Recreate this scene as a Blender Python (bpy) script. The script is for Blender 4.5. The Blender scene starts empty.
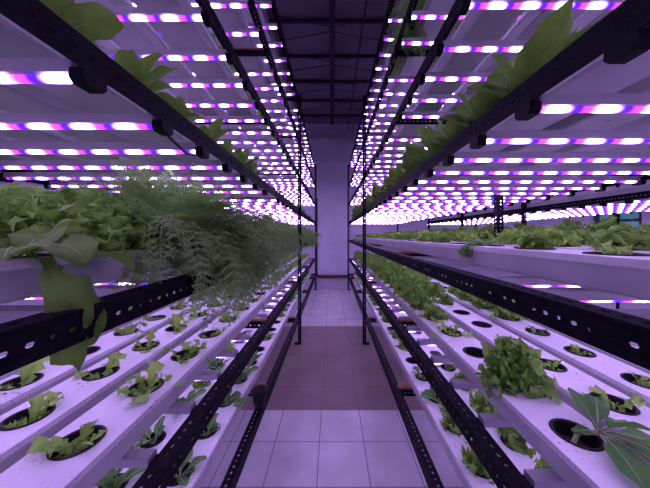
import bpy, math, random
from mathutils import Vector, Matrix
random.seed(7)
PI = math.pi
SC = bpy.context.scene
COL = SC.collection
CAMH = 1.40
PITCH = 0.4715
TZ = [0.33, 0.80, 1.272, 1.743, 2.215, 2.687, 3.158]      # top of the rails of each shelf
SHELF = ['lowest', 'second', 'third', 'fourth', 'fifth', 'sixth', 'seventh']
Y0, Y1 = -0.42, 6.26
XF, XB = 0.43, 1.65
CHX = [0.55, 0.78, 1.01, 1.24, 1.47]                       # front edge of each trough
CHW = 0.162
ORD = 'zeroth nearest second third fourth fifth sixth seventh eighth ninth tenth eleventh twelfth thirteenth fourteenth fifteenth sixteenth seventeenth eighteenth nineteenth'.split()
TENS = {20: 'twentieth', 30: 'thirtieth', 40: 'fortieth'}
def ordinal(n):
    if n == 1: return 'nearest the camera'
    if n < 20: w = ORD[n]
    elif n % 10 == 0: w = TENS[n]
    else: w = {2: 'twenty', 3: 'thirty', 4: 'forty'}[n // 10] + '-' + ['', 'first', 'second', 'third', 'fourth', 'fifth', 'sixth', 'seventh', 'eighth', 'ninth'][n % 10]
    return w + ' from the camera'
TRO = ['nearest the aisle', 'second from the aisle', 'third from the aisle', 'fourth from the aisle', 'farthest from the aisle']

# ------------------------------------------------------------------ materials
def mat(name, base=(0.8, 0.8, 0.8), rough=0.5, metal=0.0, spec=0.5):
    m = bpy.data.materials.new(name); m.use_nodes = True
    p = m.node_tree.nodes['Principled BSDF']
    p.inputs['Base Color'].default_value = (*base, 1)
    p.inputs['Roughness'].default_value = rough
    p.inputs['Metallic'].default_value = metal
    p.inputs['Specular IOR Level'].default_value = spec
    return m, m.node_tree, p
def node(nt, t, **kw):
    n = nt.nodes.new(t)
    for k, v in kw.items():
        if k in n.inputs.keys(): n.inputs[k].default_value = v
        else: setattr(n, k, v)
    return n
def ramp(nt, stops, interp='LINEAR'):
    r = nt.nodes.new('ShaderNodeValToRGB'); cr = r.color_ramp; cr.interpolation = interp
    while len(cr.elements) > 1: cr.elements.remove(cr.elements[-1])
    cr.elements[0].position = stops[0][0]; cr.elements[0].color = (*stops[0][1], 1)
    for p, c in stops[1:]:
        e = cr.elements.new(p); e.color = (*c, 1)
    return r
def noise_color(m3, scale, c1, c2, lo=0.35, hi=0.65, coord='Object', detail=4):
    m, nt, p = m3
    tc = node(nt, 'ShaderNodeTexCoord'); nz = node(nt, 'ShaderNodeTexNoise', Scale=scale, Detail=detail)
    nt.links.new(tc.outputs[coord], nz.inputs['Vector'])
    r = ramp(nt, [(lo, c1), (hi, c2)])
    nt.links.new(nz.outputs['Fac'], r.inputs['Fac']); nt.links.new(r.outputs['Color'], p.inputs['Base Color'])
    return m
def bump(m, scale, strength, dist=0.002):
    nt = m.node_tree; p = nt.nodes['Principled BSDF']
    tc = node(nt, 'ShaderNodeTexCoord'); nz = node(nt, 'ShaderNodeTexNoise', Scale=scale, Detail=5.0)
    b = node(nt, 'ShaderNodeBump', Strength=strength, Distance=dist)
    nt.links.new(tc.outputs['Object'], nz.inputs['Vector']); nt.links.new(nz.outputs['Fac'], b.inputs['Height'])
    nt.links.new(b.outputs['Normal'], p.inputs['Normal'])
    return m

def make_lid():
    m, nt, p = mat('white_lid_plastic', rough=0.38)
    tc = node(nt, 'ShaderNodeTexCoord')
    n1 = node(nt, 'ShaderNodeTexNoise', Scale=95.0, Detail=3.0)
    n2 = node(nt, 'ShaderNodeTexNoise', Scale=5.0, Detail=3.0)
    nt.links.new(tc.outputs['Object'], n1.inputs['Vector']); nt.links.new(tc.outputs['Object'], n2.inputs['Vector'])
    r1 = ramp(nt, [(0.63, (0, 0, 0)), (0.67, (1, 1, 1))]); nt.links.new(n1.outputs['Fac'], r1.inputs['Fac'])
    r2 = ramp(nt, [(0.46, (0, 0, 0)), (0.62, (1, 1, 1))]); nt.links.new(n2.outputs['Fac'], r2.inputs['Fac'])
    mu = node(nt, 'ShaderNodeMath', operation='MULTIPLY'); nt.links.new(r1.outputs['Color'], mu.inputs[0]); nt.links.new(r2.outputs['Color'], mu.inputs[1])
    rc = ramp(nt, [(0.3, (0.74, 0.72, 0.76)), (0.7, (0.66, 0.64, 0.68))]); nt.links.new(n2.outputs['Fac'], rc.inputs['Fac'])
    mx = node(nt, 'ShaderNodeMix', data_type='RGBA')
    nt.links.new(mu.outputs[0], mx.inputs[0]); nt.links.new(rc.outputs['Color'], mx.inputs[6]); mx.inputs[7].default_value = (0.13, 0.08, 0.05, 1)
    nt.links.new(mx.outputs[2], p.inputs['Base Color'])
    return m
M = {}
M['lid'] = make_lid()
M['trough'] = noise_color(mat('white_trough_plastic', rough=0.4), 6, (0.40, 0.385, 0.42), (0.48, 0.46, 0.50))
M['black_metal'] = bump(noise_color(mat('black_painted_steel', rough=0.55, spec=0.06), 40, (0.004, 0.003, 0.006), (0.012, 0.009, 0.015)), 120, 0.2)
M['cap'] = mat('black_cap_plastic', (0.005, 0.004, 0.008), 0.5, spec=0.08)[0]
M['pot'] = bump(noise_color(mat('black_pot_plastic', rough=0.5, spec=0.2), 60, (0.007, 0.006, 0.008), (0.018, 0.016, 0.019)), 200, 0.2)
M['medium'] = noise_color(mat('dark_growing_medium', rough=0.95), 120, (0.008, 0.006, 0.006), (0.05, 0.035, 0.025))
M['housing'] = mat('white_enamel_housing', (0.36, 0.345, 0.38), 0.35)[0]
M['sticker'] = noise_color(mat('grey_sticker', rough=0.5), 150, (0.18, 0.17, 0.2), (0.5, 0.5, 0.5), 0.4, 0.6)
M['wood'] = noise_color(mat('red_brown_wood', rough=0.7), 30, (0.22, 0.075, 0.045), (0.33, 0.13, 0.08))
M['cable'] = mat('black_cable', (0.012, 0.012, 0.015), 0.5)[0]
M['wall'] = bump(noise_color(mat('white_wall_paint', rough=0.75), 2.2, (0.74, 0.72, 0.84), (0.82, 0.80, 0.90)), 30, 0.15)
M['skirt'] = noise_color(mat('dark_red_brown_skirting', rough=0.7), 8, (0.08, 0.035, 0.03), (0.15, 0.07, 0.055))
M['frame'] = mat('dark_window_frame', (0.05, 0.05, 0.07), 0.5)[0]
M['pipe'] = mat('dark_pipe', (0.05, 0.045, 0.05), 0.5)[0]
M['steel'] = mat('dark_roof_steel', (0.035, 0.03, 0.045), 0.6)[0]

LEDS = 14.5
def make_diffuser():
    m = bpy.data.materials.new('led_diffuser'); m.use_nodes = True; nt = m.node_tree
    nt.nodes.clear(); out = node(nt, 'ShaderNodeOutputMaterial'); em = node(nt, 'ShaderNodeEmission')
    tc = node(nt, 'ShaderNodeTexCoord'); sp = node(nt, 'ShaderNodeSeparateXYZ'); nt.links.new(tc.outputs['Object'], sp.inputs[0])
    oi = node(nt, 'ShaderNodeObjectInfo')
    d = node(nt, 'ShaderNodeMath', operation='DIVIDE'); nt.links.new(sp.outputs['X'], d.inputs[0]); d.inputs[1].default_value = 0.108
    a = node(nt, 'ShaderNodeMath', operation='ADD'); nt.links.new(d.outputs[0], a.inputs[0]); nt.links.new(oi.outputs['Random'], a.inputs[1])
    f = node(nt, 'ShaderNodeMath', operation='FRACT'); nt.links.new(a.outputs[0], f.inputs[0])
    W = (0.98, 0.69, 1.66); P = (0.10, 0.008, 0.095); B = (0.011, 0.0015, 0.15); L = (0.16, 0.04, 0.17); L2 = (0.08, 0.03, 0.24)
    r = ramp(nt, [(0.0, B), (0.07, B), (0.17, P), (0.27, P), (0.36, L), (0.52, W), (0.72, W), (0.88, L2), (0.95, B), (1.0, B)])
    nt.links.new(f.outputs[0], r.inputs['Fac']); nt.links.new(r.outputs['Color'], em.inputs['Color'])
    em.inputs['Strength'].default_value = LEDS
    nt.links.new(em.outputs[0], out.inputs['Surface'])
    return m
M['led'] = make_diffuser()

def leaf_mat(name, c1, c2, trans=0.3, scale=14, rough=0.45):
    m, nt, p = mat(name, rough=rough, spec=0.22)
    noise_color((m, nt, p), scale, c1, c2, 0.35, 0.68)
    tr = node(nt, 'ShaderNodeBsdfTranslucent'); mx = node(nt, 'ShaderNodeMixShader'); mx.inputs[0].default_value = trans
    tr.inputs['Color'].default_value = (c2[0] * 1.1, c2[1] * 1.15, c2[2] * 0.8, 1)
    out = [n for n in nt.nodes if n.type == 'OUTPUT_MATERIAL'][0]
    nt.links.new(p.outputs[0], mx.inputs[1]); nt.links.new(tr.outputs[0], mx.inputs[2]); nt.links.new(mx.outputs[0], out.inputs['Surface'])
    return m
M['seedling'] = leaf_mat('pale_lettuce_leaf', (0.21, 0.42, 0.06), (0.37, 0.62, 0.13))
M['lettuce'] = leaf_mat('frilly_lettuce_leaf', (0.13, 0.29, 0.045), (0.32, 0.54, 0.12))
M['romaine'] = leaf_mat('romaine_leaf', (0.08, 0.19, 0.03), (0.18, 0.32, 0.06), rough=0.55)
M['choi'] = leaf_mat('dark_green_leaf', (0.05, 0.17, 0.045), (0.15, 0.34, 0.09), rough=0.55)
M['rib'] = leaf_mat('pale_leaf_rib', (0.42, 0.50, 0.25), (0.55, 0.62, 0.38))
M['feather'] = leaf_mat('feathery_green_leaf', (0.20, 0.37, 0.12), (0.33, 0.53, 0.20), 0.5)
M['stem'] = leaf_mat('pale_green_stem', (0.25, 0.33, 0.14), (0.38, 0.45, 0.22), 0.15)

def floor_mat():
    m, nt, p = mat('floor_tiles', rough=0.34)
    tc = node(nt, 'ShaderNodeTexCoord'); sp = node(nt, 'ShaderNodeSeparateXYZ'); nt.links.new(tc.outputs['Object'], sp.inputs[0])
    br = node(nt, 'ShaderNodeTexBrick', Scale=1.0)
    br.offset = 0.0; br.squash = 1.0
    br.inputs['Brick Width'].default_value = 0.30; br.inputs['Row Height'].default_value = 0.30
    br.inputs['Mortar Size'].default_value = 0.0026; br.inputs['Mortar Smooth'].default_value = 0.2
    br.inputs['Color1'].default_value = (0.80, 0.79, 0.83, 1); br.inputs['Color2'].default_value = (0.86, 0.85, 0.88, 1)
    br.inputs['Mortar'].default_value = (0.20, 0.18, 0.20, 1)
    mp = node(nt, 'ShaderNodeMapping'); mp.inputs['Location'].default_value = (30.0 + 0.085, 30.0 + 0.14, 0)
    nt.links.new(tc.outputs['Object'], mp.inputs['Vector']); nt.links.new(mp.outputs[0], br.inputs['Vector'])
    b2 = node(nt, 'ShaderNodeTexBrick', Scale=1.0); b2.offset = 0.0
    for k in ('Brick Width', 'Row Height', 'Mortar Size', 'Mortar Smooth'): b2.inputs[k].default_value = br.inputs[k].default_value
    b2.inputs['Color1'].default_value = (0.30, 0.225, 0.215, 1); b2.inputs['Color2'].default_value = (0.34, 0.255, 0.245, 1); b2.inputs['Mortar'].default_value = (0.20, 0.135, 0.13, 1)
    nt.links.new(mp.outputs[0], b2.inputs['Vector'])
    g = node(nt, 'ShaderNodeMath', operation='GREATER_THAN'); g.inputs[1].default_value = 1.96; nt.links.new(sp.outputs['Y'], g.inputs[0])
    l = node(nt, 'ShaderNodeMath', operation='LESS_THAN'); l.inputs[1].default_value = 3.76; nt.links.new(sp.outputs['Y'], l.inputs[0])
    a = node(nt, 'ShaderNodeMath', operation='MULTIPLY'); nt.links.new(g.outputs[0], a.inputs[0]); nt.links.new(l.outputs[0], a.inputs[1])
    mx = node(nt, 'ShaderNodeMix', data_type='RGBA'); nt.links.new(a.outputs[0], mx.inputs[0]); nt.links.new(br.outputs['Color'], mx.inputs[6]); nt.links.new(b2.outputs['Color'], mx.inputs[7])
    nz = node(nt, 'ShaderNodeTexNoise', Scale=3.0, Detail=6.0); nt.links.new(tc.outputs['Object'], nz.inputs['Vector'])
    r = ramp(nt, [(0.3, (0.78, 0.76, 0.76)), (0.65, (1, 1, 1))]); nt.links.new(nz.outputs['Fac'], r.inputs['Fac'])
    m2 = node(nt, 'ShaderNodeMix', data_type='RGBA', blend_type='MULTIPLY'); m2.inputs[0].default_value = 1.0
    nt.links.new(mx.outputs[2], m2.inputs[6]); nt.links.new(r.outputs['Color'], m2.inputs[7])
    nt.links.new(m2.outputs[2], p.inputs['Base Color'])
    return m
M['floor'] = floor_mat()
def ceil_mat():
    m, nt, p = mat('dark_roof_sheeting', rough=0.6)
    noise_color((m, nt, p), 1.5, (0.20, 0.185, 0.23), (0.27, 0.25, 0.31))
    return m
M['ceiling'] = ceil_mat()
def glass_mat():
    m, nt, p = mat('teal_daylit_pane', (0.10, 0.30, 0.36), 0.2)
    p.inputs['Emission Color'].default_value = (0.10, 0.36, 0.46, 1); p.inputs['Emission Strength'].default_value = 0.28
    return m
M['pane'] = glass_mat()

# ------------------------------------------------------------------ mesh helper
class MB:
    def __init__(s): s.v = []; s.f = []; s.mi = []; s.m = 0
    def box(s, x0, x1, y0, y1, z0, z1):
        b = len(s.v)
        s.v += [(x, y, z) for z in (z0, z1) for y in (y0, y1) for x in (x0, x1)]
        for q in ((0, 2, 3, 1), (4, 5, 7, 6), (0, 1, 5, 4), (2, 6, 7, 3), (0, 4, 6, 2), (1, 3, 7, 5)):
            s.f.append(tuple(b + i for i in q)); s.mi.append(s.m)
    def face(s, pts):
        b = len(s.v); s.v += [tuple(p) for p in pts]; s.f.append(tuple(range(b, b + len(pts)))); s.mi.append(s.m)
    def tube(s, pts, radii, n=6, caps=True):
        pts = [Vector(p) for p in pts]; b = len(s.v)
        if not hasattr(radii, '__len__'): radii = [radii] * len(pts)
        for i, p in enumerate(pts):
            t = (pts[min(i + 1, len(pts) - 1)] - pts[max(i - 1, 0)]).normalized()
            u = t.cross(Vector((0, 0, 1)) if abs(t.z) < 0.9 else Vector((1, 0, 0))).normalized(); w = t.cross(u)
            for k in range(n):
                a = 2 * PI * k / n
                s.v.append(tuple(p + (u * math.cos(a) + w * math.sin(a)) * radii[i]))
        for i in range(len(pts) - 1):
            for k in range(n):
                s.f.append((b + i * n + k, b + i * n + (k + 1) % n, b + (i + 1) * n + (k + 1) % n, b + (i + 1) * n + k)); s.mi.append(s.m)
        if caps:
            s.f.append(tuple(b + k for k in range(n))); s.mi.append(s.m)
            s.f.append(tuple(b + (len(pts) - 1) * n + k for k in reversed(range(n)))); s.mi.append(s.m)
    def lathe(s, prof, n=20, c=(0, 0, 0)):
        b = len(s.v)
        for r, z in prof:
            for k in range(n):
                a = 2 * PI * k / n; s.v.append((c[0] + r * math.cos(a), c[1] + r * math.sin(a), c[2] + z))
        for i in range(len(prof) - 1):
            for k in range(n):
                s.f.append((b + i * n + k, b + i * n + (k + 1) % n, b + (i + 1) * n + (k + 1) % n, b + (i + 1) * n + k)); s.mi.append(s.m)
    def sweep(s, prof, a, b_, axis='y'):
        """closed profile (list of (p,q)) swept along an axis"""
        b = len(s.v); n = len(prof)
        for t in (a, b_):
            for p, q in prof: s.v.append((p, t, q) if axis == 'y' else (t, p, q))
        for k in range(n):
            s.f.append((b + k, b + (k + 1) % n, b + n + (k + 1) % n, b + n + k)); s.mi.append(s.m)
        s.f.append(tuple(b + k for k in range(n))); s.f.append(tuple(b + n + k for k in reversed(range(n)))); s.mi += [s.m, s.m]
    def mesh(s, name, mats, smooth=False):
        me = bpy.data.meshes.new(name); me.from_pydata(s.v, [], s.f)
        for m in (mats if isinstance(mats, (list, tuple)) else [mats]): me.materials.append(m)
        me.polygons.foreach_set('material_index', s.mi)
        if smooth: me.polygons.foreach_set('use_smooth', [True] * len(s.f))
        me.update(); return me
def link(name, me, parent=None, loc=(0, 0, 0), rot=(0, 0, 0), scale=(1, 1, 1)):
    o = bpy.data.objects.new(name, me); COL.objects.link(o); o.parent = parent
    o.location = loc; o.rotation_euler = rot; o.scale = scale
    return o
def tag(o, label=None, cat=None, group=None, kind=None):
    if label: o['label'] = label
    if cat: o['category'] = cat
    if group: o['group'] = group
    if kind: o['kind'] = kind
    return o
def thing(name, label, cat, loc=(0, 0, 0), group=None):
    return tag(link(name, None, None, loc), label, cat, group)
def struct(name, mb, m, loc=(0, 0, 0), parent=None):
    o = link(name, mb.mesh(name, m), parent, loc)
    if parent is None: o['kind'] = 'structure'
    return o

# ------------------------------------------------------------------ camera
F = 245.0
cam = bpy.data.cameras.new('camera'); cam.sensor_width = 36; cam.lens = F / 650 * 36; cam.clip_start = 0.02
co = bpy.data.objects.new('camera', cam); COL.objects.link(co)
co.location = (0, 0, CAMH); co.rotation_euler = (PI / 2, 0, 0); cam.shift_x = -7 / 650; cam.shift_y = -9 / 650
SC.camera = co
def proj(x, y, z):
    y = max(y, 0.02)
    return 332 + F * x / y, 235 - F * (z - CAMH) / y

# ------------------------------------------------------------------ room
YW, CZ, XW = 8.35, 5.2, 4.4
b = MB(); b.box(-XW, XW, -1.6, YW, -0.1, 0); struct('floor', b, M['floor'])
b = MB(); b.box(-XW, XW, YW, YW + 0.15, 0, CZ); struct('wall_back', b, M['wall'])
b = MB(); b.box(-XW - 0.15, -XW, -1.6, YW, 0, CZ); struct('wall_left', b, M['wall'])
b = MB(); b.box(XW, XW + 0.15, -1.6, 3.48, 0, CZ); b.box(XW, XW + 0.15, 4.13, YW, 0, CZ); b.box(XW, XW + 0.15, 3.48, 4.13, 0, 1.42); b.box(XW, XW + 0.15, 3.48, 4.13, 1.98, CZ); struct('wall_right', b, M['wall'])
b = MB(); b.box(-XW, XW, -1.75, -1.6, 0, CZ); struct('wall_front', b, M['wall'])
w = MB()
for z0, z1 in ((1.42, 1.45), (1.60, 1.64), (1.95, 1.98)): w.box(XW + 0.01, XW + 0.07, 3.48, 4.13, z0, z1)
for y0 in (3.48, 3.8, 4.09): w.box(XW + 0.01, XW + 0.07, y0, y0 + 0.04, 1.42, 1.98)
wf = struct('window_1', w, M['frame'])
w = MB(); w.box(XW + 0.075, XW + 0.085, 3.48, 4.13, 1.42, 1.98); struct('pane', w, M['pane'], parent=wf)
# ceiling: ribbed sheets
b = MB(); prof = []
x = -XW
b.box(-XW, XW, -1.6, YW, CZ, CZ + 0.02)
while x < XW:
    b.box(x, x + 0.03, -1.6, YW, CZ - 0.018, CZ); x += 0.19
struct('ceiling', b, M['ceiling'])
# pillar, beam and skirting at the end of the aisle
b = MB(); b.box(-0.46, 0.52, 8.05, YW, 0, 3.75); struct('wall_pillar', b, M['wall'])
b = MB(); b.box(-1.5, 1.5, 7.9, YW, 3.75, 4.5); struct('trim_1', b, M['wall'])
b = MB(); b.box(-0.49, 0.55, 7.96, 8.05, 0, 0.09); b.box(-XW, XW, YW - 0.03, YW, 0, 0.09); struct('baseboard_back', b, M['skirt'])
# roof steel
rf = thing('roof_frame', 'dark steel roof frame of purlins and tie rods under the ceiling', 'roof frame', (0, 4, CZ - 0.2))
def rpart(name, mb): return link(name, mb.mesh(name, M['steel']), rf, (0, -4, -(CZ - 0.2)))
b = MB(); b.box(-0.045, 0.055, -1.5, 7.88, CZ - 0.26, CZ - 0.16); rpart('main_beam', b)
b = MB(); b.box(0.52, 0.545, -1.5, 8.3, CZ - 0.20, CZ - 0.17); rpart('side_rail', b)
b = MB(); b.box(-1.02, -0.995, -1.5, 8.3, CZ - 0.20, CZ - 0.17); rpart('side_rail', b)
yy = 2.6
ys = []
while yy < 8.2:
    b = MB(); b.box(-XW, XW, yy - 0.018, yy + 0.018, CZ - 0.075, CZ - 0.018); rpart('purlin', b); ys.append(yy); yy += 0.85
for y in ys[:-1]:
    for sx in (-1, 1):
        b = MB()
        b.tube([(0.03 * sx, y + 0.05, CZ - 0.19), (1.6 * sx, y + 0.42, CZ - 0.17), (3.0 * sx, y + 0.8, CZ - 0.15)], 0.007, 5)
        rpart('tie_rod', b)
        b = MB(); b.tube([(0.03 * sx, y + 0.8, CZ - 0.185), (1.6 * sx, y + 0.44, CZ - 0.165), (3.0 * sx, y + 0.05, CZ - 0.15)], 0.007, 5)
        rpart('tie_rod', b)
b = MB(); b.tube([(-0.49, 8.00, 0.09), (-0.49, 8.00, 2.6)], 0.018, 8)
tag(link('wall_pipe', b.mesh('pipe', M['pipe'])), 'thin dark vertical pipe at the left edge of the white pillar', 'pipe')

# ------------------------------------------------------------------ slotted angle (real slots)
def slotted_strip(mb, L, w, to3, pitch=0.029, h=0.0075, l=0.014):
    """flat strip length L, width w with a row of slots; to3 maps (s,t)->xyz"""
    n = int(L / pitch); c = w * 0.52
    vid = {}
    def V(s_, t_):
        k = (round(s_, 5), round(t_, 5))
        if k not in vid:
            vid[k] = len(mb.v); mb.v.append(to3(s_, t_))
        return vid[k]
    def add(*q): mb.f.append(tuple(q)); mb.mi.append(mb.m)
    for i in range(n):
        s0, s1 = i * pitch, (i + 1) * pitch; m = (s0 + s1) / 2
        ll = l if i % 3 else 0.010
        hh = h / 2
        a = [(m - ll / 2, c), (m - ll / 2 + hh * .8, c + hh), (m + ll / 2 - hh * .8, c + hh), (m + ll / 2, c), (m + ll / 2 - hh * .8, c - hh), (m - ll / 2 + hh * .8, c - hh)]
        I = [V(*p) for p in a]
        TL, TR, BL, BR, ML, MR = V(s0, w), V(s1, w), V(s0, 0), V(s1, 0), V(s0, c), V(s1, c)
        add(TL, I[1], I[2], TR); add(TL, ML, I[0], I[1]); add(TR, I[2], I[3], MR)
        add(BL, BR, I[4], I[5]); add(BL, I[5], I[0], ML); add(BR, MR, I[3], I[4])
def angle_mesh(name, L, w1=0.045, w2=0.055):
    """runs along +Y; corner at origin; flange w1 towards +X on top, web w2 down"""
    mb = MB()
    slotted_strip(mb, L, w1, lambda s, t: (t, s, 0.0))
    slotted_strip(mb, L, w2, lambda s, t: (0.0, s, -t))
    return mb.mesh(name, M['black_metal'])
RAIL = angle_mesh('rail', Y1 - Y0)
CROSS = angle_mesh('cross', XB - XF - 0.01, 0.04, 0.045)
POST = angle_mesh('post', TZ[-1] + 0.06, 0.04, 0.04)
def thick(o, off=0, th=0.0025):
    m = o.modifiers.new('sheet', 'SOLIDIFY'); m.thickness = th; m.offset = off
    return o
BATTEN = MB(); BATTEN.box(0.03, XB - XF - 0.03, -0.012, 0.022, 0.0015, 0.0135); BATTEN = BATTEN.mesh('batten', M['wood'])
CROSSY = [-0.40, 1.70, 3.13, 4.70, 6.20]
POSTY = [-0.42, 3.13, 6.22]
def rack(side, x0, label, tiers, postz, inner=False):
    """side +1 right, -1 left; x0 = |x| of the aisle face"""
    r = thing('plant_rack', label, 'rack', (side * (x0 + 0.61), 3.13, 0), 'slotted steel growing racks')
    off = Vector((-side * (x0 + 0.61), -3.13, 0))
    xb = x0 + (XB - XF)
    def P(name, me, loc, rot=(0, 0, 0), sc=(1, 1, 1)):
        o = link(name, me, r, off + Vector(loc), rot, sc); thick(o); return o
    for t in tiers:
        z = TZ[t]
        P('rail', RAIL, (side * x0, Y0, z), sc=(side, 1, 1))
        P('rail', RAIL, (side * xb, Y0, z), sc=(-side, 1, 1))
        for y in CROSSY:
            m = Matrix(((0, side, 0, 0), (1, 0, 0, 0), (0, 0, 1, 0), (0, 0, 0, 1)))
            o = link('cross_beam', CROSS, r); o.matrix_local = Matrix.Translation(off + Vector((side * (x0 + 0.005), y, z - 0.003))) @ m; thick(o)
            if x0 == XF:
                link('batten', BATTEN, r, off + Vector((side * x0, y + 0.015, z - 0.002)), (0, 0, 0), (side, 1, 1))
    for y in POSTY:
        for xx, sx in ((x0, 1), (xb, -1)):
            # vertical angle: mesh Y -> Z
            o = link('post', POST, r)
            m = Matrix(((side * sx, 0, 0, 0), (0, 0, -1, 0), (0, 1, 0, 0), (0, 0, 0, 1)))
            o.matrix_local = Matrix.Translation(off + Vector((side * (xx - (0.034 if x0 == XF else 0.003) * sx), y, 0.0))) @ m
            o.scale.z *= 1; thick(o)
            if y > 0 and sx == 1:
                b = MB(); b.box(-0.03, 0.03, -0.03, 0.03, 0, 0.012); link('foot_plate', b.mesh('foot', M['black_metal']), r, off + Vector((side * (xx + 0.02), y + 0.02, 0)))
    if inner:
        o = link('post', POST, r)
        o.matrix_local = Matrix.Translation(off + Vector((side * 1.15, 1.70, 0.0))) @ Matrix(((side, 0, 0, 0), (0, 0, -1, 0), (0, 1, 0, 0), (0, 0, 0, 1))); thick(o)
    return r
rl = rack(-1, XF, 'black slotted steel rack left of the aisle, seven shelves high', range(7), 3.2)
rr = rack(1, XF, 'black slotted steel rack right of the aisle, seven shelves high', range(7), 3.2, inner=True)
rack(1, 2.45, 'black slotted rack beyond the right rack, half hidden behind its lettuces', (2, 3), 3.2)
rack(-1, 2.45, 'black slotted rack beyond the left rack, glimpsed above the leafy greens', (2, 3), 3.2)

# ------------------------------------------------------------------ troughs
HP = 0.22
def trough_meshes():
    L = Y1 - Y0 - 0.04; n = int(L / HP) + 1; w = CHW + 0.006; R = 0.0475; K = 20
    mb = MB()
    for i in range(n):
        y0 = i * HP; y1 = min((i + 1) * HP, L); cy = (i + 0.5) * HP
        if y1 - y0 < HP - 1e-6:
            mb.face([(0, y0, 0), (w, y0, 0), (w, y1, 0), (0, y1, 0)]); continue
        cx = w / 2; b = len(mb.v)
        ring = []; outer = []
        for k in range(K):
            a = 2 * PI * (k + 0.5) / K; ca, sa = math.cos(a), math.sin(a)
            ring.append((cx + R * ca, cy + R * sa, 0))
            s = min((w / 2) / max(abs(ca), 1e-9), (HP / 2) / max(abs(sa), 1e-9))
            outer.append((cx + s * ca, cy + s * sa, 0))
        mb.v += ring + outer
        for k in range(K):
            k2 = (k + 1) % K
            o1, o2 = outer[k], outer[k2]
            same = abs(o1[0] - o2[0]) < 1e-6 or abs(o1[1] - o2[1]) < 1e-6
            if same: mb.f.append((b + k, b + K + k, b + K + k2, b + k2)); mb.mi.append(0)
            else:
                cxn = w if (o1[0] + o2[0]) / 2 > cx else 0; cyn = y1 if (o1[1] + o2[1]) / 2 > cy else y0
                mb.v.append((cxn, cyn, 0)); mb.f.append((b + k, b + K + k, len(mb.v) - 1, b + K + k2, b + k2)); mb.mi.append(0)
    # skirts, slightly ribbed
    for x, s in ((0, 1), (w, -1)):
        mb.face([(x, 0, 0), (x, L, 0), (x, L, -0.017), (x, 0, -0.017)])
        mb.face([(x, 0, -0.017), (x, L, -0.017), (x + s * 0.0028, L, -0.017), (x + s * 0.0028, 0, -0.017)])
    lid = mb.mesh('lid', M['lid'])
    body = MB(); t = 0.003; h = 0.068
    pr = [(0, h), (0, 0.006), (0.006, 0), (CHW - 0.006, 0), (CHW, 0.006), (CHW, h), (CHW - t, h), (CHW - t, 0.008), (CHW / 2, 0.004), (t, 0.008), (t, h)]
    bb = len(body.v); N = len(pr)
    for y in (0, L):
        for p, q in pr: body.v.append((p, y, q))
    for k in range(N):
        body.f.append((bb + k, bb + N + k, bb + N + (k + 1) % N, bb + (k + 1) % N)); body.mi.append(0)
    for y in (0.0, L): body.face([(0.001, y, 0.005), (CHW - 0.001, y, 0.005), (CHW - 0.001, y, h), (0.001, y, h)])
    return lid, body.mesh('trough_body', M['trough']), n
LID, BODY, NH = trough_meshes()
PH = {(-1, 1): [0.61, 0.695, 0.64, 0.72, 0.66], (1, 1): [0.634, 0.75, 0.86, 0.74, 0.80], (-1, 0): [0.57, 0.74, 0.6, 0.7, 0.65], (1, 0): [0.60, 0.72, 0.6, 0.7, 0.65]}
def phase(side, t, c):
    if (side, t) in PH: return PH[(side, t)][c]
    random.seed(side * 100 + t * 10 + c + 555); return 0.5 + random.random() * 0.22
def hole_ys(side, t, c):
    p = phase(side, t, c) % HP - HP        # first hole >= Y0
    ys = []; y = p - 4 * HP
    start = trough_y(side, t, c)
    for i in range(NH):
        yy = start + (i + 0.5) * HP
        if yy + HP / 2 <= start + (Y1 - Y0 - 0.04): ys.append(yy)
    return ys
def trough_y(side, t, c):
    p = phase(side, t, c); base = Y0 + 0.02
    # choose start <= base so that some hole falls on p
    k = math.floor((p - HP / 2 - base) / HP + 1e-9)
    return p - HP / 2 - k * HP
LIDZ = 0.012 + 0.073       # lid top above rail top
def add_trough(side, t, c, x0=XF):
    fx = x0 + (CHX[c] - XF)
    xx = fx if side > 0 else -fx - CHW
    where = 'right' if side > 0 else 'left'
    rk = f'{where} rack' if x0 == XF else f'rack beyond the {where} rack'
    g = thing('growing_trough', f'long white trough, {SHELF[t]} shelf of {rk}, {TRO[c]}', 'trough', (xx + CHW / 2, trough_y(side, t, c), TZ[t] + 0.0117), 'white growing troughs')
    link('trough_body', BODY, g, (-CHW / 2, 0, 0)); link('lid', LID, g, (-CHW / 2 - 0.003, 0, 0.073))
for side in (-1, 1):
    for t in range(7):
        for c in range(5):
            if t == 0 and c > 2: continue
            add_trough(side, t, c)
    for t in (2, 3):
        for c in range(2): add_trough(side, t, c, 2.45)

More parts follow.
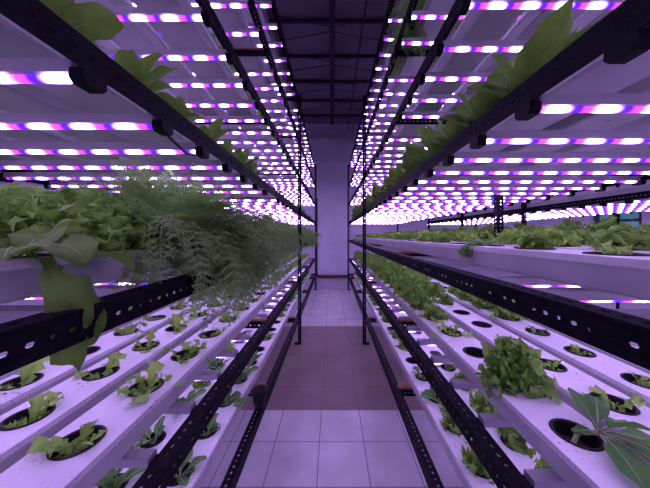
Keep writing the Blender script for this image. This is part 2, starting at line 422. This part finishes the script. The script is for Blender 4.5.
# ------------------------------------------------------------------ LED bars
LW = 0.034
LTOP = 0.040
def led_meshes():
    x0, x1 = 0.013, XB - XF - 0.073
    h = MB(); h.sweep([(-LW / 2, -0.025), (-LW / 2, -0.002), (-LW / 2 + 0.003, 0), (LW / 2 - 0.003, 0), (LW / 2, -0.002), (LW / 2, -0.025)], x0, x1, 'x')
    d = MB(); d.sweep([(-0.0085, -0.0248), (-0.0088, -0.0275), (-0.0076, -0.0305), (-0.0045, -0.0328), (0.0, -0.0337), (0.0045, -0.0328), (0.0076, -0.0305), (0.0088, -0.0275), (0.0085, -0.0248)], x0 + 0.003, x1 - 0.003, 'x')
    cp = MB()
    pr = [(-0.017, -0.0165), (0.017, -0.0165), (0.021, -0.020), (0.022, -0.036), (0.015, -0.045), (-0.015, -0.045), (-0.022, -0.036), (-0.021, -0.020)]
    cp.sweep(pr, -0.013, 0.0125, 'x')
    st = MB(); st.box(0.09, 0.17, -0.012, 0.012, 0, 0.0012)
    return h.mesh('housing', M['housing']), d.mesh('diffuser', M['led']), cp.mesh('end_cap', M['cap']), st.mesh('sticker', M['sticker'])
LH, LD, LC, LS = led_meshes()
LPH = {(-1, 3): (0.433, 0.19), (1, 3): (0.355, 0.183), (-1, 4): (0.846, 0.19), (1, 4): (0.80, 0.188), (-1, 5): (1.305, 0.185), (-1, 6): (2.0, 0.19), (-1, 1): (0.68, 0.2), (1, 1): (0.82, 0.2), (-1, 2): (0.64, 0.186), (1, 2): (0.61, 0.18)}
cand = []; near = []
for side in (-1, 1):
    for t in range(1, 7):
        p, s = LPH.get((side, t), (1.0, 0.187)); y = p
        while y - s > Y0 + 0.1: y -= s
        i = 0
        while y < Y1 - 0.08:
            if all(abs(y - (cy + 0.02)) > 0.047 for cy in CROSSY):
                z = TZ[t] - 0.07
                px, py = proj(XF + 0.05, y, z)
                if y > 0 and py > -8 and py < 496 and px < 665: cand.append((y + (0.2 if t < 3 else 0), side, t, y))
                else: near.append((side, t, y))
            y += s
cand.sort()
shown = cand[:300]; rest = cand[300:]
def lofs(t): return (0.055, -0.006) if t < 3 else (0.0, -LTOP)
def led(side, t, y, label, group, x0=XF):
    g = thing('led_grow_light', label, 'grow light', (side * (x0 + lofs(t)[0]), y, TZ[t] + lofs(t)[1]), group)
    sc = (side, 1, 1)
    hs = link('housing', LH, g, scale=sc); link('diffuser', LD, g, scale=sc)
    link('end_cap', LC, g, scale=sc); link('end_cap', LC, g, (side * (XB - XF - 0.060), 0, 0), scale=(-side, 1, 1))
    if t == 1 and y < 2.2: link('rating_label', LS, hs)
cnt = {}
for _, side, t, y in shown:
    cnt[(side, t)] = n = cnt.get((side, t), 0) + 1
    w = 'left' if side < 0 else 'right'
    led(side, t, y, f'purple-white LED light bar beneath {w} rack\'s {SHELF[t]} shelf, {ordinal(n)}', f'LED bars under the {w} rack {SHELF[t]} shelf')
def led_bulk(name, items, label, x0=XF):
    # one object, several materials; local X runs along the bar
    mb = MB()
    for me, mi in ((LH, 0), (LD, 1), (LC, 2)):
        for side, t, y in items:
            for dx in ((0.0,) if me is not LC else (0.0, XB - XF - 0.060)):
                bb = len(mb.v)
                for v in me.vertices: mb.v.append((side * (x0 + lofs(t)[0] + dx + (v.co.x if dx == 0 or me is not LC else -v.co.x)), v.co.y + y, v.co.z + TZ[t] + lofs(t)[1]))
                for p in me.polygons: mb.f.append(tuple(bb + i for i in p.vertices)); mb.mi.append(mi)
    o = link(name, mb.mesh(name, [M['housing'], M['led'], M['cap']])); tag(o, label, 'grow light', None, 'stuff'); return o
led_bulk('led_grow_light_rows', [(s, t, y) for _, s, t, y in rest], 'purple-white LED bars at the far ends of both racks, tiny with distance')
led_bulk('led_grow_light_rows', near, 'purple-white LED bars beside and behind the camera, out of the view')
FL = [(s, t, 0.5 + 0.19 * k) for s in (-1, 1) for t in (3,) for k in range(32)]
led_bulk('led_grow_light_rows', FL, 'purple-white LED bars under the racks beyond, low above the lettuces', 2.45)

# ------------------------------------------------------------------ foliage
def leaf(mb, L, W, az, e0, bend, rnd, ruffle=0.0, freq=4, lobes=0.0, lobef=5, nu=8, nv=6, base=(0, 0, 0), prof=None, cup=0.15, roll=0.0, rib=False, twist=0.0):
    p = Vector(base); e = e0; ds = L / nu
    d0 = Vector((math.cos(az), math.sin(az), 0)); side0 = Vector((-math.sin(az), math.cos(az), 0))
    ph = rnd.random() * 6.28; ph2 = rnd.random() * 6.28
    b = len(mb.v); mids = []
    for i in range(nu + 1):
        u = i / nu
        fwd = d0 * math.cos(e) + Vector((0, 0, 1)) * math.sin(e)
        nrm = -d0 * math.sin(e) + Vector((0, 0, 1)) * math.cos(e)
        rl_ = roll + twist * u
        sd = side0 * math.cos(rl_) + nrm * math.sin(rl_); nr = nrm * math.cos(rl_) - side0 * math.sin(rl_)
        w = prof(u) * W / 2
        mids.append((p.copy(), nr.copy()))
        for j in range(nv + 1):
            v = 2 * j / nv - 1
            ww = w * (1 + lobes * math.sin(lobef * 6.28 * u + ph2 + (0 if v < 0 else 1.7)) * abs(v))
            q = p + sd * (v * ww) + nr * (cup * w * v * v + ruffle * (v * v) * math.sin(freq * 6.28 * u + ph + v * 1.5))
            q += fwd * (ruffle * 0.6 * v * v * math.cos(freq * 6.28 * u + ph2 + v * 2))
            mb.v.append(tuple(q))
        p = p + fwd * ds; e += bend / nu
    for i in range(nu):
        for j in range(nv):
            a = b + i * (nv + 1) + j
            mb.f.append((a, a + 1, a + nv + 2, a + nv + 1)); mb.mi.append(mb.m)
    if rib:
        m0 = mb.m; mb.m = 1
        for sgn in (1, -1):
            mb.tube([m[0] + m[1] * 0.0012 * sgn for m in mids[:-1]], [0.0035 * (1 - i / (nu + 1)) * min(W, 0.05) / 0.075 + 0.0004 for i in range(nu)], 4, False)
            break
        mb.m = m0
def prof_round(u): return max(0.12, math.sin(PI * min(1, u ** 0.9)) ** 0.7) if u < 0.97 else 0.25
def prof_fan(u): return (0.14 + 0.9 * u ** 1.1) * (1 if u < 0.9 else 0.8)
def prof_spoon(u): return max(0.04, 0.13 * (1 - u), max(0, math.sin(PI * max(0, u - 0.26) / 0.745)) ** 0.62)
def prof_long(u): return max(0.05, (0.22 + 0.78 * math.sin(PI * min(1, u * 0.8 + 0.06)) ** 0.8) * min(1, (1.001 - u) * 5) ** 0.5)

def m_seedling(seed, n=6, L=0.075):
    n += 3
    r = random.Random(seed); mb = MB()
    for k in range(n):
        az = r.random() * 6.28; l = L * r.uniform(0.55, 1.15)
        leaf(mb, l, l * r.uniform(0.42, 0.62), az, r.uniform(0.25, 1.3), r.uniform(-1.7, -0.2), r, 0.009, 3.0, 0.5, 3.2, 10, 6, (0.008 * math.cos(az), 0.008 * math.sin(az), -0.022), prof_fan, 0.2)
    return mb.mesh('seedling_leaves', M['seedling'], True)
def m_lettuce(seed, R=0.10, n=26, mt='lettuce', H=1.0):
    r = random.Random(seed); mb = MB()
    n = int(n * 2.6); ls = 0.052 + 0.12 * (R - 0.1)
    for k in range(n):
        q = k / n; az = k * 2.4 + r.uniform(-.5, .5)
        e0 = (0.05 + 1.4 * q) * H; l = ls * r.uniform(0.75, 1.35)
        o = (R - ls * 0.9) * r.random() ** 0.6
        c = Vector((math.cos(az) * math.cos(e0), math.sin(az) * math.cos(e0), math.sin(e0))) * o
        leaf(mb, l, l * r.uniform(0.7, 1.05), az + r.uniform(-.7, .7), e0 + r.uniform(-.3, .5), r.uniform(-2.2, 0.8) * (1.25 - q), r, 0.24 * l, r.uniform(2.0, 3.2), 0.42, r.uniform(2.6, 4), 9, 8, (c.x, c.y, max(-0.012, c.z - 0.012)), prof_fan, 0.15, r.uniform(-.8, .8), False, r.uniform(-1, 1))
    return mb.mesh('lettuce_leaves', M[mt], True)
def m_spoon(seed, n=9, L=0.13, W=0.055, mt='choi', e=(0.5, 1.35), bend=(-1.2, -0.2)):
    r = random.Random(seed); mb = MB()
    for k in range(n):
        az = k * 2.4 + r.uniform(-.4, .4); l = L * r.uniform(0.65, 1.15)
        leaf(mb, l, W * r.uniform(.8, 1.2), az, r.uniform(*e), r.uniform(*bend), r, 0.0035, 2.2, 0.04, 3, 12, 6, (0.006 * math.cos(az), 0.006 * math.sin(az), -0.02), prof_spoon, 0.3, r.uniform(-.3, .3), True, r.uniform(-.3, .3))
    return mb.mesh('spoon_leaves', [M[mt], M['rib']], True)
def m_romaine(seed, n=12, L=0.19, W=0.075, droop=1.0):
    r = random.Random(seed); mb = MB()
    for k in range(n):
        q = k / n; az = k * 2.4 + r.uniform(-.4, .4); l = L * r.uniform(0.7, 1.15)
        leaf(mb, l, W * r.uniform(.75, 1.25), az, 0.35 + 1.0 * q + r.uniform(-.15, .15), r.uniform(-1.6, -0.3) * droop * (1.15 - q), r, 0.005, 2.6, 0.06, 3, 14, 6, (0.01 * math.cos(az), 0.01 * math.sin(az), -0.02), prof_long, 0.35, r.uniform(-.4, .4), True, r.uniform(-.5, .5))
    return mb.mesh('romaine_leaves', [M['romaine'], M['rib']], True)
def frond(mb, L, az, e0, bend, r, base, dens=13, lw=0.045):
    p = Vector(base); e = e0; n = dens; ds = L / n
    d0 = Vector((math.cos(az), math.sin(az), 0)); s0 = Vector((-math.sin(az), math.cos(az), 0))
    pts = []
    for i in range(n + 1):
        fwd = d0 * math.cos(e) + Vector((0, 0, 1)) * math.sin(e); nr = -d0 * math.sin(e) + Vector((0, 0, 1)) * math.cos(e)
        pts.append(p.copy())
        u = i / n
        if u > 0.16:
            ll = lw * (0.4 + math.sin(PI * min(1, u))) * r.uniform(.7, 1.2)
            for sg in (-1, 1):
                dr = (fwd * r.uniform(.5, .9) + s0 * sg + nr * r.uniform(-.3, .5)).normalized()
                # leaflet with toothed sub-leaflets
                a0 = p; a1 = p + dr * ll * 0.5; a2 = p + dr * ll + nr * r.uniform(-.012, .006)
                wd = dr.cross(nr).normalized() * (0.0028)
                mb.face([a0 - wd * .5, a0 + wd * .5, a1 + wd, a1 - wd]); mb.face([a1 - wd, a1 + wd, a2 + wd * .2, a2 - wd * .2])
                for q in (0.35, 0.6, 0.85):
                    c = a0.lerp(a2, q); s2 = ll * 0.34 * (1.1 - q * .5)
                    for sg2 in (-1, 1):
                        d2 = (dr * 0.8 + dr.cross(nr) * sg2 + nr * r.uniform(-.4, .4)).normalized() * s2
                        w2 = dr * 0.0022
                        mb.face([c - w2 * 1.4, c + w2 * 1.4, c + d2 + w2 * .6, c + d2 - w2 * .6])
        p = p + fwd * ds; e += bend / n
    m0 = mb.m; mb.m = 1; mb.tube(pts, [0.0024 * (1 - .75 * i / n) for i in range(n + 1)], 4, False); mb.m = m0
def m_feather(seed, n=34, L=0.26, hang=0.0):
    r = random.Random(seed); mb = MB()
    for k in range(n):
        az = r.random() * 6.28; e0 = r.uniform(0.6, 1.55); bd = r.uniform(-1.5, -0.1); l = L * r.uniform(.6, 1.15)
        if hang and r.random() < 0.5 * hang:
            az = r.gauss(0, 0.6); e0 = r.uniform(0.3, 1.15); bd = r.uniform(-3.1, -1.6); l = L * r.uniform(1.1, 1.75)
        frond(mb, l, az, e0, bd, r, (0.02 * math.cos(az), 0.02 * math.sin(az), -0.015), 22, 0.042)
    return mb.mesh('feathery_leaves', [M['feather'], M['stem']], False)

def m_broad():
    r = random.Random(5); mb = MB()
    for az, L, W, e0, bd in ((-0.75, 0.18, 0.095, 0.75, -1.3), (-0.1, 0.17, 0.09, 0.95, -1.9), (0.5, 0.2, 0.08, 0.6, -1.6), (2.2, 0.16, 0.08, 0.9, -1), (3.4, 0.15, 0.08, 0.8, -1), (4.4, 0.16, 0.08, 0.9, -1), (1.4, 0.15, 0.08, 1.1, -.8), (-1.3, 0.2, 0.11, 0.7, -1.4)):
        leaf(mb, L, W, az, e0, bd, r, 0.007, 2.4, 0.10, 3, 16, 8, (0.008 * math.cos(az), 0.008 * math.sin(az), -0.02), prof_spoon, 0.25, 0, True, r.uniform(-.4, .4))
    for az, L, W, e0, bd in ((-0.42, 0.325, 0.055, 0.5, -2.5), (-0.28, 0.29, 0.045, 0.4, -2.1)):
        leaf(mb, L, W, az, e0, bd, r, 0.014, 3.4, 0.16, 4, 20, 10, (0.008 * math.cos(az), 0.008 * math.sin(az), -0.02), lambda u: 0.16 + 0.84 * max(0, math.sin(PI * max(0, u - 0.45) / 0.60)) ** 0.6, 0.3, 0, False, 0.3)
    return mb.mesh('broad_leaves', [M['romaine'], M['rib']], True)
BROAD = m_broad()
def m_sprawl():
    r = random.Random(9); mb = MB(); c = (0.048, -0.01, 0.012)
    mb.m = 1; mb.tube([(-0.01, 0, -0.03), (0.01, 0.004, 0.0), (0.03, -0.004, 0.008), c], [0.006, 0.006, 0.0055, 0.006], 6); mb.m = 0
    for az, L, W, e0, bd in ((1.9, 0.10, 0.05, 1.1, -.5), (0.1, 0.11, 0.045, 0.5, -.9), (-0.6, 0.14, 0.05, 0.45, -1.0), (-1.0, 0.17, 0.058, 0.35, -.8), (-1.5, 0.19, 0.06, 0.4, -.9), (-2.0, 0.17, 0.055, 0.3, -.6), (-1.3, 0.13, 0.06, 1.0, -.8), (3.0, 0.06, 0.025, 0.2, -.6), (0.8, 0.12, 0.05, 0.8, -1.0)):
        leaf(mb, L, W, az, e0, bd, r, 0.004, 2.2, 0.05, 3, 14, 6, c, prof_spoon, 0.3, r.uniform(-.3, .3), True, r.uniform(-.3, .3))
    return mb.mesh('sprawling_leaves', [M['choi'], M['rib']], True)
SPRAWL = m_sprawl()
SEED = [m_seedling(i, 5 + i % 4, 0.062 + 0.008 * (i % 3)) for i in range(8)]
YOUNG = [m_lettuce(40 + i, 0.075, 15) for i in range(5)]
YOUNGP = [m_lettuce(50 + i, 0.085, 16, 'seedling', 0.9) for i in range(5)]
LETT = [m_lettuce(60 + i, 0.115, 26) for i in range(4)]
BIGLET = m_lettuce(77, 0.135, 62)
LXL = [m_lettuce(70 + i, 0.17, 90) for i in range(3)]
CHOI = [m_spoon(80 + i, 7 + i % 3, 0.115) for i in range(5)]
CHOIS = [m_spoon(90 + i, 4 + i % 2, 0.085, 0.038) for i in range(3)]
BIGCHOI = m_spoon(97, 13, 0.21, 0.085, 'romaine', (0.45, 1.3), (-1.2, -0.2))
ROM = [m_romaine(100 + i) for i in range(5)]
ROMB = [m_romaine(110 + i, 13, 0.27, 0.095) for i in range(3)]
ROMS = [m_romaine(120 + i, 7, 0.12, 0.06) for i in range(3)]
FEA = [m_feather(130 + i, 95, 0.26 - 0.02 * i, 1.0 - 0.28 * i) for i in range(4)]
FEAB = m_feather(140, 250, 0.34, 1.0)
WISP = m_feather(150, 9, 0.10, 1.0)

def cup_mesh():
    mb = MB()
    mb.lathe([(0.034, -0.056), (0.044, -0.004), (0.0445, 0.0015), (0.046, 0.003), (0.052, 0.003), (0.0528, 0.0012), (0.052, 0.0003), (0.0455, 0.0003), (0.0452, -0.004), (0.036, -0.058), (0.0, -0.058)], 24)
    mb.lathe([(0.034, -0.056), (0.0, -0.056)], 24)
    return mb.mesh('net_cup', M['pot'], True)
def medium_mesh():
    mb = MB(); mb.lathe([(0.0385, -0.034), (0.03, -0.031), (0.015, -0.033), (0.001, -0.029)], 14); return mb.mesh('medium', M['medium'], True)
CUP, MED = cup_mesh(), medium_mesh()
used_holes = set()
def hole_pos(side, t, c, i, x0=XF):
    ys = hole_ys(side, t, c)
    fx = x0 + (CHX[c] - XF) + CHW / 2
    return side * fx, ys[i], TZ[t] + 0.0117 + 0.073
KINDS = {
 'seedling': ('lettuce_seedling', 'small pale lettuce seedling', 'lettuce'), 'young': ('young_lettuce', 'young green lettuce', 'lettuce'),
 'lett': ('frilly_lettuce', 'bushy frilly green lettuce', 'lettuce'), 'choi': ('pak_choi', 'spoon-leaved dark green seedling', 'leafy green'),
 'rom': ('romaine_lettuce', 'long-leaved romaine lettuce', 'lettuce'), 'fea': ('feathery_greens', 'feathery green bush', 'leafy green'), 'herb': ('herb', 'wispy green herb', 'herb')}
def plant(kind, me, side, t, c, i, label, sc=1.0, rz=None, cup=True, x0=XF, tilt=(0, 0)):
    x, y, z = hole_pos(side, t, c, i, x0)
    g = thing(KINDS[kind][0], label, KINDS[kind][2], (x, y, z), f'{KINDS[kind][1]}s, {"left" if side < 0 else "right"} rack {SHELF[t]} shelf')
    link('growing_medium', MED, link('net_cup', CUP, g))
    if me is not None:
        r = random.random() * 6.28 if rz is None else rz
        link('foliage', me, g, (0, 0, 0), (tilt[0], tilt[1], r), (sc, sc, sc * (1.35 if kind == 'lett' and side > 0 else 1.0)))
    return g
def empty_cup(side, t, c, i, label):
    x, y, z = hole_pos(side, t, c, i)
    g = thing('net_cup', label, 'net cup', (x, y, z), f'empty net cups, {"left" if side < 0 else "right"} rack {SHELF[t]} shelf')
    link('growing_medium', MED, link('cup', CUP, g))

def inframe(x, y, z, m=12, h=0.1):
    if y < 0.12: return False
    for zz in (z - 0.02, z + h):
        px, py = proj(x, y, zz)
        if -m < px < 650 + m and -m < py < 488 + m: return True
    return False
def row(side, t, c, chooser, x0=XF, h=0.1, ymax=9, extra=''):
    n = 0; w = 'left' if side < 0 else 'right'
    for i, y in enumerate(hole_ys(side, t, c)):
        x, yy, z = hole_pos(side, t, c, i, x0)
        if not inframe(x, yy, z, h=h) or yy > ymax: continue
        n += 1
        random.seed(1000 * t + 97 * c + i * 13 + side * 7)
        k = chooser(y, n)
        if k is None: continue
        rk = f'{w} rack' if x0 == XF else f'rack beyond the {w} rack'
        tro = ['aisle-side trough', 'second trough', 'third trough', 'fourth trough', 'innermost trough'][c]
        if k[0] == 'empty':
            empty_cup(side, t, c, i, f'empty black net cup, {tro}, {w} rack {SHELF[t]} shelf, {ordinal(n)}'); continue
        kind, me, sc = k[:3]; rz = k[3] if len(k) > 3 else None
        nm = k[4] if len(k) > 4 else KINDS[kind][1]
        plant(kind, me, side, t, c, i, f'{nm}, {tro}, {w if x0 == XF else "far " + w} rack {SHELF[t]} shelf, {ordinal(n)}', sc, rz, x0=x0)
R = random
# --- second shelf left: pale seedlings
def ch_l1(c):
    def f(y, n):
        if R.random() < 0.05: return ('empty',)
        if y > 2.6: return ('young', R.choice(YOUNGP), R.uniform(.6, .85), None, 'young pale lettuce')
        return ('seedling', R.choice(SEED), R.uniform(1.1, 1.45))
    return f
for c in range(5): row(-1, 1, c, ch_l1(c))
# --- second shelf right
def ch_r1(c):
    def f(y, n):
        if c == 0:
            if y < 0.55: return ('choi', BIGCHOI, 0.85, 2.2, 'large broad-leaved green plant')
            if y < 0.7: return ('choi', SPRAWL, 1.0, 0.0, 'large sprawling broad-leaved plant')
            if y < 0.95: return ('lett', BIGLET, 0.82, 0.3, 'big frilly green lettuce')
            if y < 1.15: return ('empty',)
            if y < 1.4: return ('seedling', SEED[2], 1.1)
            if y < 1.6: return ('young', YOUNG[1], 1.15)
            return ('lett', R.choice(LETT), R.uniform(.85, 1.05))
        if c == 1:
            if y < 0.85: return ('seedling', SEED[4], 1.1)
            if y < 1.7: return ('empty',) if R.random() < 0.45 else ('seedling', R.choice(SEED), 0.9)
            if y > 2.0: return ('lett', R.choice(LETT), R.uniform(.8, 1.0))
            return ('young', R.choice(YOUNG), 1.0)
        if c == 2:
            if y < 1.0: return ('seedling', SEED[1], 0.7)
            if y < 1.2: return ('seedling', SEED[5], 0.6)
            if y < 1.4: return ('choi', CHOIS[1], 0.9, None, 'low dark spiky seedling')
            if 1.4 < y < 2.0: return ('lett', R.choice(LETT), 0.85)
            return ('young', R.choice(YOUNG), 0.95) if R.random() < .6 else ('empty',)
        if R.random() < 0.35: return ('empty',)
        return ('seedling', R.choice(SEED), R.uniform(.7, 1.0))
    return f
for c in range(5): row(1, 1, c, ch_r1(c))
# --- lowest shelf
def ch_l0(y, n):
    if R.random() < 0.12: return ('empty',)
    if R.random() < 0.25 and y > 1.4: return ('young', R.choice(YOUNGP), 0.8, None, 'pale whitish lettuce')
    return ('choi', R.choice(CHOI), R.uniform(.85, 1.15))
def ch_r0(y, n):
    if y < 1.7: return ('lett', R.choice(LETT), R.uniform(.7, .85)) if R.random() < .75 else ('choi', R.choice(CHOI), .9)
    if R.random() < 0.15: return ('empty',)
    return ('choi', R.choice(CHOI), R.uniform(.9, 1.2)) if R.random() < .6 else ('young', R.choice(YOUNG), 1.0)
for c in (0, 1): row(-1, 0, c, ch_l0, ymax=6.6 if c == 0 else 2.4); row(1, 0, c, ch_r0, ymax=6.6 if c == 0 else 2.0)
# --- third shelf right: dense young lettuce just under eye height
def ch_r2(c):
    def f(y, n):
        if c == 0 and 0.85 < y < 1.07: return ('herb', WISP, 0.7, PI, 'wispy herb drooping over the edge')
        if c == 0 and y < 0.62: return ('seedling', SEED[3], 0.8, None)
        if c == 0 and R.random() < 0.15: return ('empty',)
        if c >= 3: return ('lett', R.choice(LETT), R.uniform(.75, .95), None, 'taller frilly lettuce')
        return ('young', R.choice(YOUNGP if R.random() < .4 else YOUNG), R.uniform(.6, .8) if c < 1 else R.uniform(.8, 1.05), None, 'young frilly lettuce')
    return f
for c in range(5): row(1, 2, c, ch_r2(c), h=0.12)
for c in range(2): row(1, 2, c, lambda y, n: ('lett', R.choice(LETT), .9), x0=2.45)
# --- third shelf left: big leafy plants and the feathery hedge
def ch_l2(c):
    def f(y, n):
        if c == 0:
            if y < 0.5: return ('rom', BROAD, 1.0, 0.0, 'broad drooping-leaved plant')
            if y < 0.85: return ('lett', R.choice(LXL), .8)
            if y < 1.25: return ('fea', FEAB, R.uniform(.9, 1.0), R.uniform(-.3, .3), 'tall feathery green bush')
            return ('fea', R.choice(FEA), R.uniform(.75, 1.05), R.uniform(-.8, .8), 'feathery green bush')
        if c == 1: return ('lett', R.choice(LXL), R.uniform(1.2, 1.35)) if y < 1.6 else ('fea', R.choice(FEA), 1.0)
        return ('lett', R.choice(LXL), R.uniform(1.25, 1.5)) if y < 2.6 else None
    return f
for c in range(5): row(-1, 2, c, ch_l2(c), h=0.15)
# --- upper shelves, only the aisle side shows its plants
def ch_l3(y, n):
    if y < 2.0: return ('rom', R.choice(ROM), R.uniform(0.8, 1.0))
    return ('rom', R.choice(ROMS), R.uniform(0.8, 1.1)) if R.random() < .75 else None
row(-1, 3, 0, ch_l3, h=0.3)
def ch_r3(y, n):
    if y < 0.62: return ('rom', R.choice(ROMS), .8)
    if y < 1.5: return ('rom', R.choice(ROMB), 1.0, None, 'tall long-leaved romaine')
    return ('rom', R.choice(ROM), R.uniform(1.1, 1.35))
row(1, 3, 0, ch_r3, h=0.3); row(1, 3, 1, lambda y, n: ('rom', R.choice(ROM), 1.0) if y < 2.5 else None, h=0.3)
row(-1, 4, 0, lambda y, n: ('lett', R.choice(LETT), R.uniform(.8, 1.0)) if y < 4 else None, h=0.15)
row(1, 4, 0, lambda y, n: ('choi', R.choice(CHOI), 1.0) if R.random() < .5 else None, h=0.15)
row(1, 5, 0, lambda y, n: ('fea', R.choice(FEA), .75, R.uniform(2.6, 3.6), 'wispy drooping herb') if 1.5 < y < 2.1 else None, h=0.3)
row(-1, 5, 0, lambda y, n: ('choi', R.choice(CHOI), 1.0) if R.random() < .4 else None, h=0.15)

# ------------------------------------------------------------------ loose things
mb = MB()
mb.lathe([(0.0, 0.002), (0.028, 0.002), (0.030, 0.004), (0.043, 0.098), (0.044, 0.102), (0.050, 0.102), (0.0505, 0.106), (0.046, 0.107), (0.0415, 0.104), (0.028, 0.008), (0.0, 0.007)], 20)
cupo = thing('net_cup', 'empty black net cup standing upright on the lowest rail of the left rack', 'net cup', (-0.452, 1.53, TZ[0]))
link('cup', mb.mesh('tall_cup', M['pot'], True), cupo)
mb = MB()
for k in range(12):
    a = 2 * PI * k / 12; mb.tube([(0.0335 * math.cos(a), 0.0335 * math.sin(a), 0.02), (0.0445 * math.cos(a), 0.0445 * math.sin(a), 0.095)], 0.0016, 4)
mb.lathe([(0.0385, 0.045), (0.041, 0.047), (0.0385, 0.051)], 20)
link('ribs', mb.mesh('ribs', M['pot']), cupo)
mb = MB(); mb.tube([(-0.447, 0.62, 1.688), (-0.44, 0.66, 1.665), (-0.438, 0.74, 1.645), (-0.44, 0.80, 1.66), (-0.447, 0.83, 1.69)], 0.004, 6)
tag(link('power_cable', mb.mesh('cable', M['cable'], True)), 'short black cable looping below the fourth-shelf rail of the left rack', 'cable')

# ------------------------------------------------------------------ world and view
wd = bpy.data.worlds.new('world'); SC.world = wd; wd.use_nodes = True
wd.node_tree.nodes['Background'].inputs[0].default_value = (0.05, 0.05, 0.08, 1); wd.node_tree.nodes['Background'].inputs[1].default_value = 0.1
SC.view_settings.view_transform = 'Standard'; SC.view_settings.look = 'None'
SC.view_settings.exposure = 0.22; SC.view_settings.gamma = 1.0; SC.view_settings.use_curve_mapping = False
SC.cycles.use_denoising = True
SC.cycles.max_bounces = 7; SC.cycles.diffuse_bounces = 5; SC.cycles.glossy_bounces = 3; SC.cycles.transmission_bounces = 3
SC.cycles.sample_clamp_indirect = 6
